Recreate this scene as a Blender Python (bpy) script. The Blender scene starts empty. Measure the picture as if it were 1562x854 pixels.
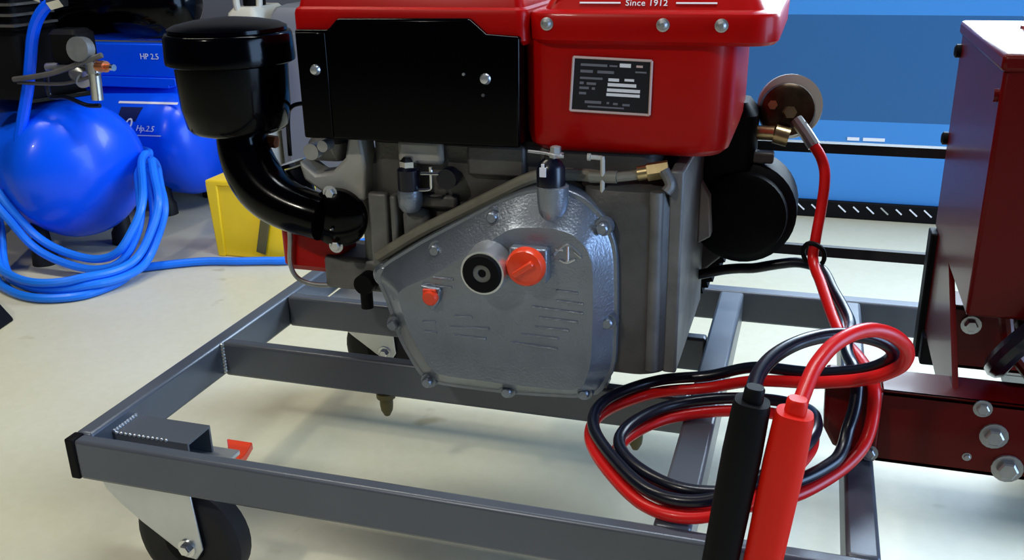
import bpy, bmesh, math, random
from mathutils import Vector, Matrix
random.seed(4)
PI = math.pi
scene = bpy.context.scene
C = scene.collection

# ------------------------------------------------------------------ camera, world, lights, exposure
yaw, pitch, roll = (math.radians(a) for a in (17.6, 20.5, 1.2))
Fw = Vector((-math.sin(yaw)*math.cos(pitch), math.cos(yaw)*math.cos(pitch), -math.sin(pitch)))
Rt = Vector((math.cos(yaw), math.sin(yaw), 0)); Up = Rt.cross(Fw)
Rt, Up = math.cos(roll)*Rt - math.sin(roll)*Up, math.cos(roll)*Up + math.sin(roll)*Rt
cam = bpy.data.cameras.new('camera'); cam.sensor_width = 36; cam.lens = 36*1460/1562; cam.clip_start = .02
co = bpy.data.objects.new('camera', cam); C.objects.link(co)
co.matrix_world = Matrix(((Rt.x, Up.x, -Fw.x, .7737), (Rt.y, Up.y, -Fw.y, -.7537), (Rt.z, Up.z, -Fw.z, .7416), (0, 0, 0, 1)))
scene.camera = co
w = bpy.data.worlds.new('world'); scene.world = w; w.use_nodes = True
w.node_tree.nodes['Background'].inputs[0].default_value = (.55, .68, 1, 1)
w.node_tree.nodes['Background'].inputs[1].default_value = .03
vs = scene.view_settings
vs.view_transform = 'Standard'; vs.look = 'None'; vs.gamma = 1; vs.use_curve_mapping = False; vs.exposure = 0.0

def area(name, loc, target, sx, sy, power, col):
    l = bpy.data.lights.new(name, 'AREA'); l.shape = 'RECTANGLE'; l.size = sx; l.size_y = sy; l.energy = power; l.color = col
    o = bpy.data.objects.new(name, l); C.objects.link(o); o.location = loc
    o.rotation_euler = (Vector(target)-Vector(loc)).to_track_quat('-Z', 'Y').to_euler()
    return o
# daylight fills the opening of window_1 in the back wall; the workshop door stands open beyond the right end of the floor; lamps hang at ceiling height
area('window_back_offscreen', (1.45, 1.80, 1.25), (1.45, 0, 1.25), 1.52, .82, 80, (.70, .86, 1))
area('doorway_right_offscreen', (4.4, -.35, 1.1), (0, -.2, 1.1), 2.2, 2.2, 170, (.40, .62, 1))
area('ceiling_lamp_front_offscreen', (-.57, -2.05, 2.5), (0, .3, 0), .20, .10, 27, (1, .95, .84))
area('ceiling_lamp_left_offscreen', (-1.1, .45, 2.5), (-1.1, .45, 0), 1.2, .25, 23, (1, .94, .78))
area('ceiling_lamp_right_offscreen', (.85, .45, 2.5), (.85, .45, 0), 1.2, .25, 28, (.9, .96, 1))

# ------------------------------------------------------------------ materials
def mat(name, col, rough=.5, metal=0, coat=0, var=.0, vscale=8, bump=0, bscale=60, spec=.5, trans=0):
    m = bpy.data.materials.new(name); m.use_nodes = True
    nt = m.node_tree; b = nt.nodes['Principled BSDF']
    b.inputs['Base Color'].default_value = (*col, 1); b.inputs['Roughness'].default_value = rough
    b.inputs['Metallic'].default_value = metal; b.inputs['Coat Weight'].default_value = coat
    b.inputs['Coat Roughness'].default_value = .06; b.inputs['Specular IOR Level'].default_value = spec
    b.inputs['Transmission Weight'].default_value = trans
    tc = nt.nodes.new('ShaderNodeTexCoord')
    if var:
        n = nt.nodes.new('ShaderNodeTexNoise'); n.inputs['Scale'].default_value = vscale; n.inputs['Detail'].default_value = 5
        r = nt.nodes.new('ShaderNodeValToRGB')
        r.color_ramp.elements[0].position = .3; r.color_ramp.elements[1].position = .7
        r.color_ramp.elements[0].color = (*[c*(1-var) for c in col], 1); r.color_ramp.elements[1].color = (*[min(1, c*(1+var)) for c in col], 1)
        nt.links.new(tc.outputs['Object'], n.inputs['Vector']); nt.links.new(n.outputs[0], r.inputs[0]); nt.links.new(r.outputs[0], b.inputs['Base Color'])
    if bump:
        n2 = nt.nodes.new('ShaderNodeTexNoise'); n2.inputs['Scale'].default_value = bscale; n2.inputs['Detail'].default_value = 4
        bp = nt.nodes.new('ShaderNodeBump'); bp.inputs['Strength'].default_value = bump; bp.inputs['Distance'].default_value = .002
        nt.links.new(tc.outputs['Object'], n2.inputs['Vector']); nt.links.new(n2.outputs[0], bp.inputs['Height']); nt.links.new(bp.outputs[0], b.inputs['Normal'])
    return m

MT = dict(
    silver=mat('silver_paint', (.104, .118, .145), .34, .25, var=.06, bump=.05, bscale=300),
    alu=mat('cast_aluminium', (.235, .265, .315), .31, .66, var=.08, vscale=30, bump=.25, bscale=350),
    alu_dark=mat('dark_casting', (.10, .095, .09), .5, .35, var=.25, vscale=18, bump=.3, bscale=200),
    iron=mat('grey_iron', (.17, .17, .165), .5, .3, var=.25, vscale=25, bump=.25, bscale=200),
    pale=mat('pale_casting', (.38, .37, .34), .5, .25, var=.2, vscale=20, bump=.2, bscale=200),
    red=mat('red_enamel', (.42, .0012, .0008), .36, 0, .08, var=.04, spec=.16),
    deepred=mat('deep_red_enamel', (.105, .001, .0008), .34, 0, .08, var=.08, vscale=5, spec=.2),
    black=mat('black_gloss', (.0005, .0005, .001), .13, 0, 0, spec=.14),
    blackm=mat('black_matte', (.002, .002, .003), .6, spec=.15),
    rubber=mat('rubber', (.010, .010, .012), .55, bump=.1, spec=.3),
    blue=mat('blue_enamel', (.001, .092, .92), .28, 0, .1, var=.03, spec=.3),
    navy=mat('navy_decal', (.005, .012, .09), .4),
    hose=mat('blue_hose', (.012, .2, .95), .38, 0, .05, spec=.3),
    yellow=mat('yellow_plastic', (.95, .66, .01), .42, var=.05),
    chrome=mat('bright_steel', (.75, .76, .78), .18, 1),
    steel=mat('dull_steel', (.42, .43, .44), .4, .85, var=.15, vscale=40),
    brass=mat('brass', (.62, .48, .25), .3, .9, var=.2, vscale=60),
    darkbrass=mat('dark_bronze', (.07, .045, .025), .3, .7, var=.4, vscale=60),
    orange=mat('orange_plastic', (.85, .055, .012), .3, 0, .3),
    redcable=mat('red_cable', (.68, .008, .008), .34, 0, .1, spec=.35),
    redgrip=mat('red_grip', (.78, .012, .003), .45, 0, 0, spec=.25),
    blkcable=mat('black_cable', (.003, .004, .012), .3, 0, .1, spec=.4),
    white=mat('white_print', (.85, .86, .9), .5),
    greyprint=mat('grey_print', (.16, .16, .19), .5),
    pinkrim=mat('plate_rim', (.62, .45, .42), .4),
    plate=mat('plate_black', (.006, .006, .012), .35),
    cream=mat('cream_plastic', (.55, .53, .46), .5),
    beige=mat('beige_hose', (.22, .21, .165), .5, var=.15, vscale=50),
    zinc=mat('zinc_plate', (.62, .64, .66), .32, .85, var=.06, vscale=20),
    bronze_tag=mat('copper_fitting', (.62, .22, .10), .3, .8),
    strap=mat('olive_strap', (.10, .085, .03), .6),
)

def floor_material():
    m = bpy.data.materials.new('epoxy_floor'); m.use_nodes = True; nt = m.node_tree; b = nt.nodes['Principled BSDF']
    tc = nt.nodes.new('ShaderNodeTexCoord')
    def noise(s, d, p0, p1, c0, c1):
        n = nt.nodes.new('ShaderNodeTexNoise'); n.inputs['Scale'].default_value = s; n.inputs['Detail'].default_value = d
        r = nt.nodes.new('ShaderNodeValToRGB'); r.color_ramp.elements[0].position = p0; r.color_ramp.elements[1].position = p1
        r.color_ramp.elements[0].color = (*c0, 1); r.color_ramp.elements[1].color = (*c1, 1)
        nt.links.new(tc.outputs['Object'], n.inputs['Vector']); nt.links.new(n.outputs[0], r.inputs[0]); return r.outputs[0]
    base = noise(2.2, 6, .3, .7, (.62, .575, .40), (.66, .635, .50))
    spots = noise(9, 3, .70, .76, (1, 1, 1), (.72, .68, .58))
    fine = noise(70, 3, .35, .65, (.96, .96, .95), (1, 1, 1))
    def mul(a, bb):
        x = nt.nodes.new('ShaderNodeMix'); x.data_type = 'RGBA'; x.blend_type = 'MULTIPLY'; x.inputs['Factor'].default_value = 1
        nt.links.new(a, x.inputs['A']); nt.links.new(bb, x.inputs['B']); return x.outputs['Result']
    nt.links.new(mul(mul(base, spots), fine), b.inputs['Base Color'])
    b.inputs['Roughness'].default_value = .38
    return m

def wall_material():
    # painted bands: grey to the left of x = 0, light blue to the right with a darker blue band between z .25 and .513
    m = bpy.data.materials.new('painted_wall'); m.use_nodes = True; nt = m.node_tree; b = nt.nodes['Principled BSDF']
    g = nt.nodes.new('ShaderNodeNewGeometry'); s = nt.nodes.new('ShaderNodeSeparateXYZ'); nt.links.new(g.outputs['Position'], s.inputs[0])
    def gt(sock, v):
        n = nt.nodes.new('ShaderNodeMath'); n.operation = 'GREATER_THAN'; nt.links.new(sock, n.inputs[0]); n.inputs[1].default_value = v; return n.outputs[0]
    def mix(f, a, bb):
        x = nt.nodes.new('ShaderNodeMix'); x.data_type = 'RGBA'; nt.links.new(f, x.inputs['Factor'])
        for k, v in (('A', a), ('B', bb)):
            if isinstance(v, tuple): x.inputs[k].default_value = (*v, 1)
            else: nt.links.new(v, x.inputs[k])
        return x.outputs['Result']
    light, dark, grey = (.046, .255, .66), (.019, .115, .30), (.12, .13, .155)
    band = mix(gt(s.outputs['Z'], .253), light, mix(gt(s.outputs['Z'], .513), dark, light))
    nt.links.new(mix(gt(s.outputs['X'], 0), grey, band), b.inputs['Base Color'])
    b.inputs['Roughness'].default_value = .5
    return m

# ------------------------------------------------------------------ mesh helpers (world coordinates in, one mesh object out)
class G:
    def __init__(self): self.v = []; self.f = []
    def add(self, v, f):
        o = len(self.v); self.v += [tuple(p) for p in v]; self.f += [tuple(i+o for i in q) for q in f]; return self
    def box(self, x0, x1, y0, y1, z0, z1):
        return self.add([(x, y, z) for z in (z0, z1) for y in (y0, y1) for x in (x0, x1)],
                        [(0, 2, 3, 1), (4, 5, 7, 6), (0, 1, 5, 4), (2, 6, 7, 3), (0, 4, 6, 2), (1, 3, 7, 5)])
    def obox(self, c, ax, ay, az, sx, sy, sz):      # oriented box: centre, unit axes, sizes
        c, ax, ay, az = Vector(c), Vector(ax), Vector(ay), Vector(az)
        return self.add([c+ax*sx/2*i+ay*sy/2*j+az*sz/2*k for k in (-1, 1) for j in (-1, 1) for i in (-1, 1)],
                        [(0, 2, 3, 1), (4, 5, 7, 6), (0, 1, 5, 4), (2, 6, 7, 3), (0, 4, 6, 2), (1, 3, 7, 5)])
    def rings(self, rs, cap=True, closed=False):
        n = len(rs[0]); f = []
        v = [p for r in rs for p in r]; m = len(rs)
        for i in range(m if closed else m-1):
            for j in range(n):
                a, b2 = i*n+j, i*n+(j+1) % n; c2, d = ((i+1) % m)*n+(j+1) % n, ((i+1) % m)*n+j
                f.append((a, b2, c2, d))
        if cap and not closed: f += [tuple(range(n))[::-1], tuple(range((m-1)*n, m*n))]
        return self.add(v, f)
    def lathe(self, c, axis, prof, seg=32):          # prof: (distance along axis, radius)
        c = Vector(c); a = Vector(axis).normalized(); t = Vector((0, 0, 1)) if abs(a.z) < .9 else Vector((1, 0, 0))
        u = a.cross(t).normalized(); v = a.cross(u)
        return self.rings([[c+a*d+(u*math.cos(2*PI*k/seg)+v*math.sin(2*PI*k/seg))*max(r, 1e-4) for k in range(seg)] for d, r in prof])
    def cyl(self, p, q, r, seg=20, r2=None):
        p, q = Vector(p), Vector(q); L = (q-p).length; r2 = r if r2 is None else r2
        return self.lathe(p, q-p, [(0, r), (L, r2)], seg)
    def tube(self, pts, r, seg=10, sub=6, closed=False):
        P = [Vector(p) for p in pts]; n = len(P); S = []
        if sub > 1:
            for i in range(n if closed else n-1):
                g = lambda k: P[k % n] if closed else P[max(0, min(n-1, k))]
                a, b, c, d = g(i-1), g(i), g(i+1), g(i+2)
                for s in range(sub):
                    t = s/sub
                    S.append(.5*((2*b)+(c-a)*t+(2*a-5*b+4*c-d)*t*t+(3*b-a-3*c+d)*t**3))
            if not closed: S.append(P[-1])
        else: S = P
        R = []; m = len(S); N = None
        for i in range(m):
            T = ((S[(i+1) % m]-S[i-1]) if closed else (S[min(m-1, i+1)]-S[max(0, i-1)])).normalized()
            if N is None: N = T.orthogonal().normalized()
            else:
                N = N-T*N.dot(T)
                N = N.normalized() if N.length > 1e-6 else T.orthogonal().normalized()
            B = T.cross(N); rr = r(i/(m-1)) if callable(r) else r
            R.append([S[i]+(N*math.cos(2*PI*k/seg)+B*math.sin(2*PI*k/seg))*rr for k in range(seg)])
        return self.rings(R, closed=closed)
    def prism(self, xz, y0, y1):                     # outline in X,Z extruded along Y
        return self.rings([[(x, y0, z) for x, z in xz], [(x, y1, z) for x, z in xz]])
    def loftxz(self, secs):                          # secs: (y, outline)
        return self.rings([[(x, y, z) for x, z in o] for y, o in secs])
    def rloft(self, x0, x1, y0, y1, r, secs, n=6):   # rounded rectangle lofted up: secs = (z, inset)
        R = []
        for z, i in secs:
            a0, a1, b0, b1 = x0+i, x1-i, y0+i, y1-i; rr = max(.002, r-i*.5); ring = []
            for cx, cy, s in ((a1-rr, b1-rr, 0), (a0+rr, b1-rr, 1), (a0+rr, b0+rr, 2), (a1-rr, b0+rr, 3)):
                for k in range(n+1):
                    t = (s+k/n)*PI/2; ring.append((cx+rr*math.cos(t), cy+rr*math.sin(t), z))
            R.append(ring)
        return self.rings(R)

def obj(name, g, m, parent=None, bevel=0, label=None, seg=2, angle=35):
    me = bpy.data.meshes.new(name)
    lo = Vector([min(v[i] for v in g.v) for i in range(3)]); hi = Vector([max(v[i] for v in g.v) for i in range(3)])
    c = (lo+hi)/2
    if parent is None: c.z = lo.z
    me.from_pydata([tuple(Vector(v)-c) for v in g.v], [], g.f)
    bm = bmesh.new(); bm.from_mesh(me); bmesh.ops.recalc_face_normals(bm, faces=bm.faces); bm.to_mesh(me); bm.free()
    me.shade_smooth(); me.set_sharp_from_angle(angle=math.radians(angle))
    me.materials.append(MT[m] if isinstance(m, str) else m)
    o = bpy.data.objects.new(name, me); C.objects.link(o)
    o['wo'] = tuple(c)
    if parent is not None:
        o.parent = parent; o.location = c-Vector(parent['wo'])
    else: o.location = c
    if bevel:
        b = o.modifiers.new('bevel', 'BEVEL'); b.width = bevel; b.segments = seg; b.limit_method = 'ANGLE'; b.angle_limit = math.radians(40); b.harden_normals = False
    if label: o['label'] = label
    return o
def tag(o, label, cat, group=None, kind=None):
    o['label'] = label; o['category'] = cat
    if group: o['group'] = group
    if kind: o['kind'] = kind
    return o
def thing(name, loc, label, cat, group=None):
    o = bpy.data.objects.new(name, None); C.objects.link(o); o.location = loc; o.empty_display_size = .05; o['wo'] = tuple(loc)
    return tag(o, label, cat, group)
def text(name, s, size, loc, xdir, updir, m, parent, shear=0, spacing=1.0):
    cu = bpy.data.curves.new(name, 'FONT'); cu.body = s; cu.size = size; cu.extrude = .0004; cu.shear = shear; cu.space_character = spacing; cu.resolution_u = 3
    t = bpy.data.objects.new(name+'_tmp', cu); C.objects.link(t)
    dg = bpy.context.evaluated_depsgraph_get(); me = bpy.data.meshes.new_from_object(t.evaluated_get(dg))
    bpy.data.objects.remove(t); bpy.data.curves.remove(cu)
    x, u = Vector(xdir).normalized(), Vector(updir).normalized(); n = x.cross(u)
    M = Matrix(((x.x, u.x, n.x), (x.y, u.y, n.y), (x.z, u.z, n.z)))
    g = G(); g.v = [tuple(M @ v.co+Vector(loc)) for v in me.vertices]; g.f = [tuple(p.vertices) for p in me.polygons]
    bpy.data.meshes.remove(me)
    return obj(name, g, m, parent)
def hexbolt(name, c, d, r, h, m, parent, washer=True):
    g = G(); c = Vector(c); d = Vector(d).normalized()
    if washer: g.lathe(c, d, [(0, r*1.5), (h*.3, r*1.5)], 16)
    g.lathe(c, d, [(0, r), (h*.85, r), (h, r*.8)], 6)
    return obj(name, g, m, parent)

# ------------------------------------------------------------------ the setting
fl = obj('floor', G().box(-4, 4.5, -3, 1.82, -.05, 0), floor_material()); tag(fl, 'cream epoxy workshop floor with faint stains', 'floor', kind='structure')
# back wall with a window opening
wx0, wx1, wz0, wz1 = .65, 2.25, .80, 1.70
g = G().box(-4, wx0, 1.8, 1.9, 0, 2.8).box(wx1, 4.5, 1.8, 1.9, 0, 2.8).box(wx0, wx1, 1.8, 1.9, 0, wz0).box(wx0, wx1, 1.8, 1.9, wz1, 2.8)
wb = obj('wall_back', g, wall_material()); tag(wb, 'workshop wall painted light blue with a darker blue band', 'wall', kind='structure')
wn = bpy.data.objects.new('window_1', None); C.objects.link(wn); wn.location = (1.45, 1.85, wz0); wn['wo'] = (1.45, 1.85, wz0)
tag(wn, 'white framed daylight window in the blue wall', 'window', kind='structure')
g = G()
for x in (wx0, 1.17, 1.69, wx1-.04): g.box(x, x+.04, 1.81, 1.86, wz0, wz1)
for z in (wz0, wz1-.04): g.box(wx0, wx1, 1.81, 1.86, z, z+.04)
obj('window_frame', g, 'white', wn, .003)
for x0, x1 in ((wx0+.04, 1.17), (1.21, 1.69), (1.73, wx1-.04)):
    obj('pane', G().box(x0, x1, 1.832, 1.838, wz0+.04, wz1-.04), mat('window_glass', (.9, .95, 1), .02, trans=1), wn)
bb = obj('baseboard_back', G().box(.0, 4.5, 1.785, 1.8, 0, .045), 'blackm', None, .003)
tag(bb, 'black skirting strip with white hatch ticks along the blue wall', 'skirting', kind='structure')
for i in range(26):
    x = .70+i*.0345
    if i % 9 == 4: continue
    g = G().obox((x, 1.7845, .027), Vector((.75, 0, -.66)), (0, 1, 0), Vector((.66, 0, .75)), .026 if i % 3 else .02, .002, .0035)
    obj('hatch_tick', g, 'white' if i % 4 else 'zinc', bb)
for x0, x1 in ((.868, .897), (.906, .958)):
    tp = obj('wall_label', G().box(x0, x1, 1.797, 1.8, .204, .212), 'white', wb)

# ------------------------------------------------------------------ cart
cart = thing('cart', (.6, .33, 0), 'silver painted steel tube cart on casters carrying the red diesel engine', 'cart')
T, Bt = .205, .155
def rail(x0, x1, y0, y1): return obj('rail', G().box(x0, x1, y0, y1, Bt, T), 'silver', cart, .004)
rail(.012, 1.25, 0, .018)
obj('end_cap', G().box(0, .0125, -.0005, .0185, Bt-.0005, T+.0005), 'blackm', cart, .002, 'black plastic end cap')
rail(0, .0225, .018, .65)
rail(.0225, .664, .279, .299)
rail(.0225, .664, .459, .479)
rail(0, 1.25, .65, .676)
rail(.664, .70, .018, .65)
rail(.838, .868, .018, .65)
rail(1.22, 1.25, .018, .65)
ct = obj('corner_tube', G().box(.0225, .125, .050, .053, .150, .190).box(.0225, .125, .092, .095, .150, .190).box(.0225, .125, .053, .092, .187, .190).box(.0225, .125, .053, .092, .150, .153), 'silver', cart)
def weld(p, q, n, r):
    p, q = Vector(p), Vector(q); g = G()
    for i in range(n):
        c = p.lerp(q, (i+.5)/n); d = (q-p).normalized()
        g.lathe(c-d*r, d, [(0, .0005), (r*.4, r*.8), (r, r), (r*1.6, r*.8), (2*r, .0005)], 8)
    return obj('weld_bead', g, 'zinc', cart)
weld((.0235, .279, .160), (.0235, .279, .204), 9, .0035)
weld((.0235, .051, .1905), (.0235, .094, .1905), 9, .003)
weld((.026, .050, .1905), (.10, .050, .1905), 12, .002)
def caster(cx, cy, flip=1, full=True):
    c = bpy.data.objects.new('caster', None); C.objects.link(c); c.parent = cart; c.location = Vector((cx, cy, 0))-Vector(cart['wo']); c['wo'] = (cx, cy, 0)
    wl = G().lathe((cx, cy-.019, .070), (0, 1, 0), [(0, .030), (0, .054), (.002, .063), (.008, .0695), (.019, .070), (.030, .0695), (.036, .063), (.038, .054), (.038, .030)], 36)
    obj('wheel', wl, 'rubber', c)
    g = G().lathe((cx, cy-.021, .070), (0, 1, 0), [(0, .026), (.042, .026)], 24); obj('hub', g, 'blackm', c)
    g = G()
    for y in (cy-.026, cy+.023):
        g.prism([(cx-.098*flip, .148), (cx+.022*flip, .148), (cx+.028*flip, .070), (cx+.018*flip, .055), (cx+.006*flip, .056), (cx-.05*flip, .095), (cx-.075*flip, .115), (cx-.092*flip, .132)], y, y+.003)
    g.box(min(cx-.098*flip, cx+.022*flip), max(cx-.098*flip, cx+.022*flip), cy-.026, cy+.026, .145, .149)
    obj('fork', g, 'zinc', c, .001)
    obj('top_plate', G().box(cx-.095, cx+.035, cy-.028, cy+.06, .149, .155), 'zinc', c, .001)
    hexbolt('axle_bolt', (cx+.008*flip, cy-.026, .070), (0, -1, 0), .0075, .008, 'chrome', c)
    if full:
        g = G().loftxz([(cy+.045, [(cx-.008, .112), (cx+.014, .112), (cx+.014, .126), (cx-.008, .126)]), (cy+.09, [(cx-.004, .118), (cx+.020, .118), (cx+.020, .130), (cx-.004, .130)]), (cy+.115, [(cx-.022, .122), (cx+.016, .122), (cx+.016, .132), (cx-.022, .132)])])
        obj('brake_pedal', g, 'orange', c, .002, 'red brake pedal')
    return c
caster(.119, .046)
caster(.118, .60, 1, False)
caster(1.15, .046)
caster(1.15, .60, 1, False)
g = G().lathe((.262, .29, .155), (0, 0, -1), [(0, .013), (.007, .013), (.007, .009), (.018, .009), (.026, .008), (.034, .004)], 12)
obj('mount_bolt', g, 'strap', cart)
obj('mount_bolt', G().lathe((.60, .29, .155), (0, 0, -1), [(0, .013), (.007, .013), (.007, .009), (.018, .009), (.026, .008), (.034, .004)], 12), 'strap', cart)

# ------------------------------------------------------------------ diesel engine
eng = thing('diesel_engine', (.47, .38, T), 'red horizontal diesel engine with grey gear cover mounted on the cart', 'engine')
# crankcase and block
g = G().rloft(.53, .645, .226, .485, .035, [(.250, .012), (.256, .002), (.264, 0), (.45, 0), (.468, .006), (.476, .02)]).prism([(.30,.345),(.40,.41),(.48,.455),(.56,.455),(.58,.40),(.58,.25),(.55,.215),(.37,.215),(.335,.25)],.25,.485)
obj('crankcase', g, 'alu_dark', eng)
obj('mounting_foot', G().box(.34, .565, .279, .305, T, .222), 'alu_dark', eng, .002)
obj('mounting_foot', G().box(.34, .63, .455, .485, T, .222), 'alu_dark', eng, .002)
obj('rear_flange', G().box(.636, .652, .24, .475, .255, .492), 'iron', eng, .003)
obj('side_rib', G().cyl((.625, .232, .262), (.625, .232, .47), .0075), 'iron', eng)
g = G().rloft(.245, .335, .285, .47, .015, [(.31, .004), (.318, 0), (.47, 0), (.478, .006)])
obj('cylinder_head', g, 'iron', eng)
g = G().rloft(.275, .62, .268, .475, .02, [(.33, .01), (.36, 0), (.50, 0), (.508, .006)])
obj('cylinder_block', g, 'alu_dark', eng)
# ribs and plates on the block's near side
obj('block_plate', G().box(.272, .297, .258, .270, .345, .440), 'iron', eng, .003)
obj('block_plate', G().box(.303, .312, .252, .270, .350, .440), 'iron', eng, .003)
obj('block_plate', G().box(.312, .386, .260, .270, .425, .442), 'alu_dark', eng, .004)
obj('block_plate', G().box(.318, .352, .250, .269, .352, .425), 'iron', eng, .008)
obj('block_plate', G().box(.315, .372, .256, .269, .478, .508), 'pale', eng, .008)
obj('block_plate', G().box(.400, .470, .260, .269, .468, .505), 'alu_dark', eng, .004)
obj('port_cover', G().lathe((.362, .262, .388), (0, -1, 0), [(0, .022), (.006, .022), (.010, .016), (.010, .009), (.004, .009)], 24), 'iron', eng)
hexbolt('bolt', (.338, .250, .365), (0, -1, 0), .006, .006, 'zinc', eng)
# intake manifold in pale casting on the left end
g = G().prism([(.180, .474), (.203, .458), (.225, .462), (.244, .480), (.250, .506), (.266, .508), (.270, .470), (.266, .428), (.232, .424), (.205, .438), (.186, .450)], .262, .300)
obj('intake_manifold', g, 'pale', eng, .004)
g = G().rloft(.182, .232, .28, .33, .012, [(.470, .003), (.476, 0), (.492, 0), (.500, .006)])
obj('rocker_box', g, 'iron', eng)
obj('fuel_banjo', G().cyl((.205, .268, .488), (.205, .252, .488), .010).cyl((.222, .268, .496), (.222, .25, .496), .007), 'steel', eng)
# injection pump with plunger cap and linkage
ip = obj('injection_pump', G().lathe((.333, .247, .425), (0, 0, 1), [(0, .010), (.006, .014), (.018, .015), (.026, .014)], 20), 'alu', eng)
obj('pump_cap', G().lathe((.333, .247, .451), (0, 0, 1), [(0, .0135), (.024, .0135), (.027, .011)], 20), 'blkcable', ip)
obj('pump_nut', G().lathe((.333, .247, .478), (0, 0, 1), [(0, .010), (.007, .010), (.012, .005)], 6), 'chrome', ip)
obj('governor_link', G().tube([(.346, .244, .452), (.360, .244, .454), (.362, .244, .462), (.362, .244, .480)], .0022).tube([(.350, .243, .472), (.372, .243, .473)], .002), 'chrome', eng)
obj('governor_body', G().cyl((.380, .262, .466), (.380, .245, .466), .012), 'blkcable', eng)
# red front guard and drain tube at the left end
g = G().rloft(.125, .215, .29, .34, .012, [(.318, .006), (.326, 0), (.376, 0), (.384, .006)])
obj('front_guard', g, 'red', eng)
obj('guard_bracket', G().box(.19, .33, .283, .36, .300, .345), 'iron', eng, .006)
obj('drain_tube', G().tube([(.147, .283, .42), (.146, .283, .37), (.142, .283, .33), (.152, .283, .310), (.176, .285, .303), (.205, .29, .305), (.23, .30, .315)], .0032), 'steel', eng)
obj('drain_plug', G().cyl((.255, .285, .318), (.255, .262, .318), .013).cyl((.255, .27, .318), (.255, .27, .285), .008), 'blackm', eng)

# gear cover
FL = [(.290, .356), (.351, .396), (.401, .425), (.449, .452), (.480, .466), (.517, .474), (.549, .463), (.574, .440), (.586, .405), (.588, .336), (.587, .263), (.565, .221), (.460, .213), (.358, .214), (.342, .225), (.318, .269), (.306, .315)]
FA = [(.336, .346), (.380, .368), (.417, .392), (.448, .413), (.475, .432), (.519, .435), (.542, .430), (.558, .416), (.565, .396), (.566, .339), (.564, .276), (.553, .244), (.471, .242), (.380, .243), (.368, .254), (.345, .300), (.337, .328)]
def dens(o, n=3):                     # corner-rounding subdivision of a closed outline
    for _ in range(n):
        r = []
        for i in range(len(o)):
            a, b = o[i], o[(i+1) % len(o)]
            r += [(a[0]*.82+b[0]*.18, a[1]*.82+b[1]*.18), (a[0]*.18+b[0]*.82, a[1]*.18+b[1]*.82)]
        o = r
    return o
FLd, FAd = dens(FL, 2), dens(FA, 2)
cxm, czm = .46, .33
sc = lambda o, k: [(cxm+(x-cxm)*k, czm+(z-czm)*k) for x, z in o]
lerp = lambda a, b, t: [(p[0]*(1-t)+q[0]*t, p[1]*(1-t)+q[1]*t) for p, q in zip(a, b)]
g = G().loftxz([(.242, FLd), (.2205, FLd), (.219, sc(FLd, .994)), (.219, sc(FLd, .965)), (.2175, sc(FLd, .955)), (.200, lerp(FLd, FAd, .72)), (.193, lerp(FLd, FAd, .93)), (.190, FAd)])
cover = obj('gear_cover', g, 'alu', eng, angle=28)
obj('gasket', G().loftxz([(.252, sc(FLd, 1.006)), (.242, sc(FLd, 1.006))]), 'alu_dark', cover)
for x, z in [(.326, .331), (.377, .392), (.358, .222), (.459, .222), (.571, .432), (.578, .323), (.318, .293), (.552, .232), (.447, .436)]:
    g = G().lathe((x, .222, z), (0, -1, 0), [(0, .011), (.010, .0095), (.010, .0065), (.016, .0065), (.018, .005)], 14)
    obj('bolt', g, 'alu', cover)
obj('left_lug', G().lathe((.305, .236, .350), (0, -1, 0), [(0, .015), (.014, .015), (.018, .010)], 20), 'alu', cover)
for a in [(.365, .310, .381, .311), (.367, .298, .382, .298), (.405, .321, .426, .322), (.399, .307, .446, .310), (.402, .297, .442, .297), (.381, .366, .405, .366), (.382, .356, .403, .356), (.525, .364, .549, .363), (.525, .352, .555, .351), (.497, .342, .555, .340), (.505, .330, .549, .329), (.500, .318, .539, .318), (.484, .307, .527, .307), (.472, .296, .526, .294)]:
    obj('raised_rib', G().cyl((a[0], .1898, a[1]), (a[2], .1898, a[3]), .0016, 8), 'alu', cover)
eb = obj('emblem', G().tube([(.523, .1895, .405), (.531, .1895, .4145), (.540, .1895, .417), (.552, .1895, .407)], .0015, 6, 3).tube([(.524, .1895, .411), (.533, .1895, .411)], .0013, 6, 1).tube([(.538, .1895, .416), (.538, .1895, .399)], .0014, 6, 1).tube([(.529, .1895, .400), (.537, .1895, .397), (.546, .1895, .402)], .0014, 6, 3).tube([(.545, .1895, .410), (.553, .1895, .404)], .0012, 6, 1), 'zinc', cover)
# crank-handle boss with black plug
b0 = obj('handle_boss', G().lathe((.4505, .193, .388), (0, -1, 0), [(0, .0275), (.030, .0255), (.034, .0245), (.034, .022), (.030, .022)], 32), 'zinc', cover)
obj('handle_plug', G().lathe((.4505, .163, .388), (0, -1, 0), [(0, .0222), (.005, .0222), (.007, .020), (.007, .0105), (.004, .0105)], 32), 'blackm', b0)
obj('plug_core', G().lathe((.4505, .161, .388), (0, -1, 0), [(0, .0102), (.003, .0102), (.003, .005), (.001, .004)], 20), 'iron', b0)
# orange oil filler cap on its square pad
obj('filler_pad', G().box(.476, .518, .176, .193, .376, .414), 'alu', cover, .002)
oc = obj('oil_cap', G().lathe((.4965, .177, .396), (0, -1, 0), [(0, .0175), (.003, .0215), (.010, .0215), (.014, .019), (.0165, .012), (.017, 0)], 32), 'orange', cover, 0, 'orange oil filler cap')
obj('cap_grip', G().obox((.4965, .1585, .3965), (.8, 0, .6), (0, 1, 0), (-.6, 0, .8), .027, .007, .007), 'orange', oc, .002)
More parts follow.
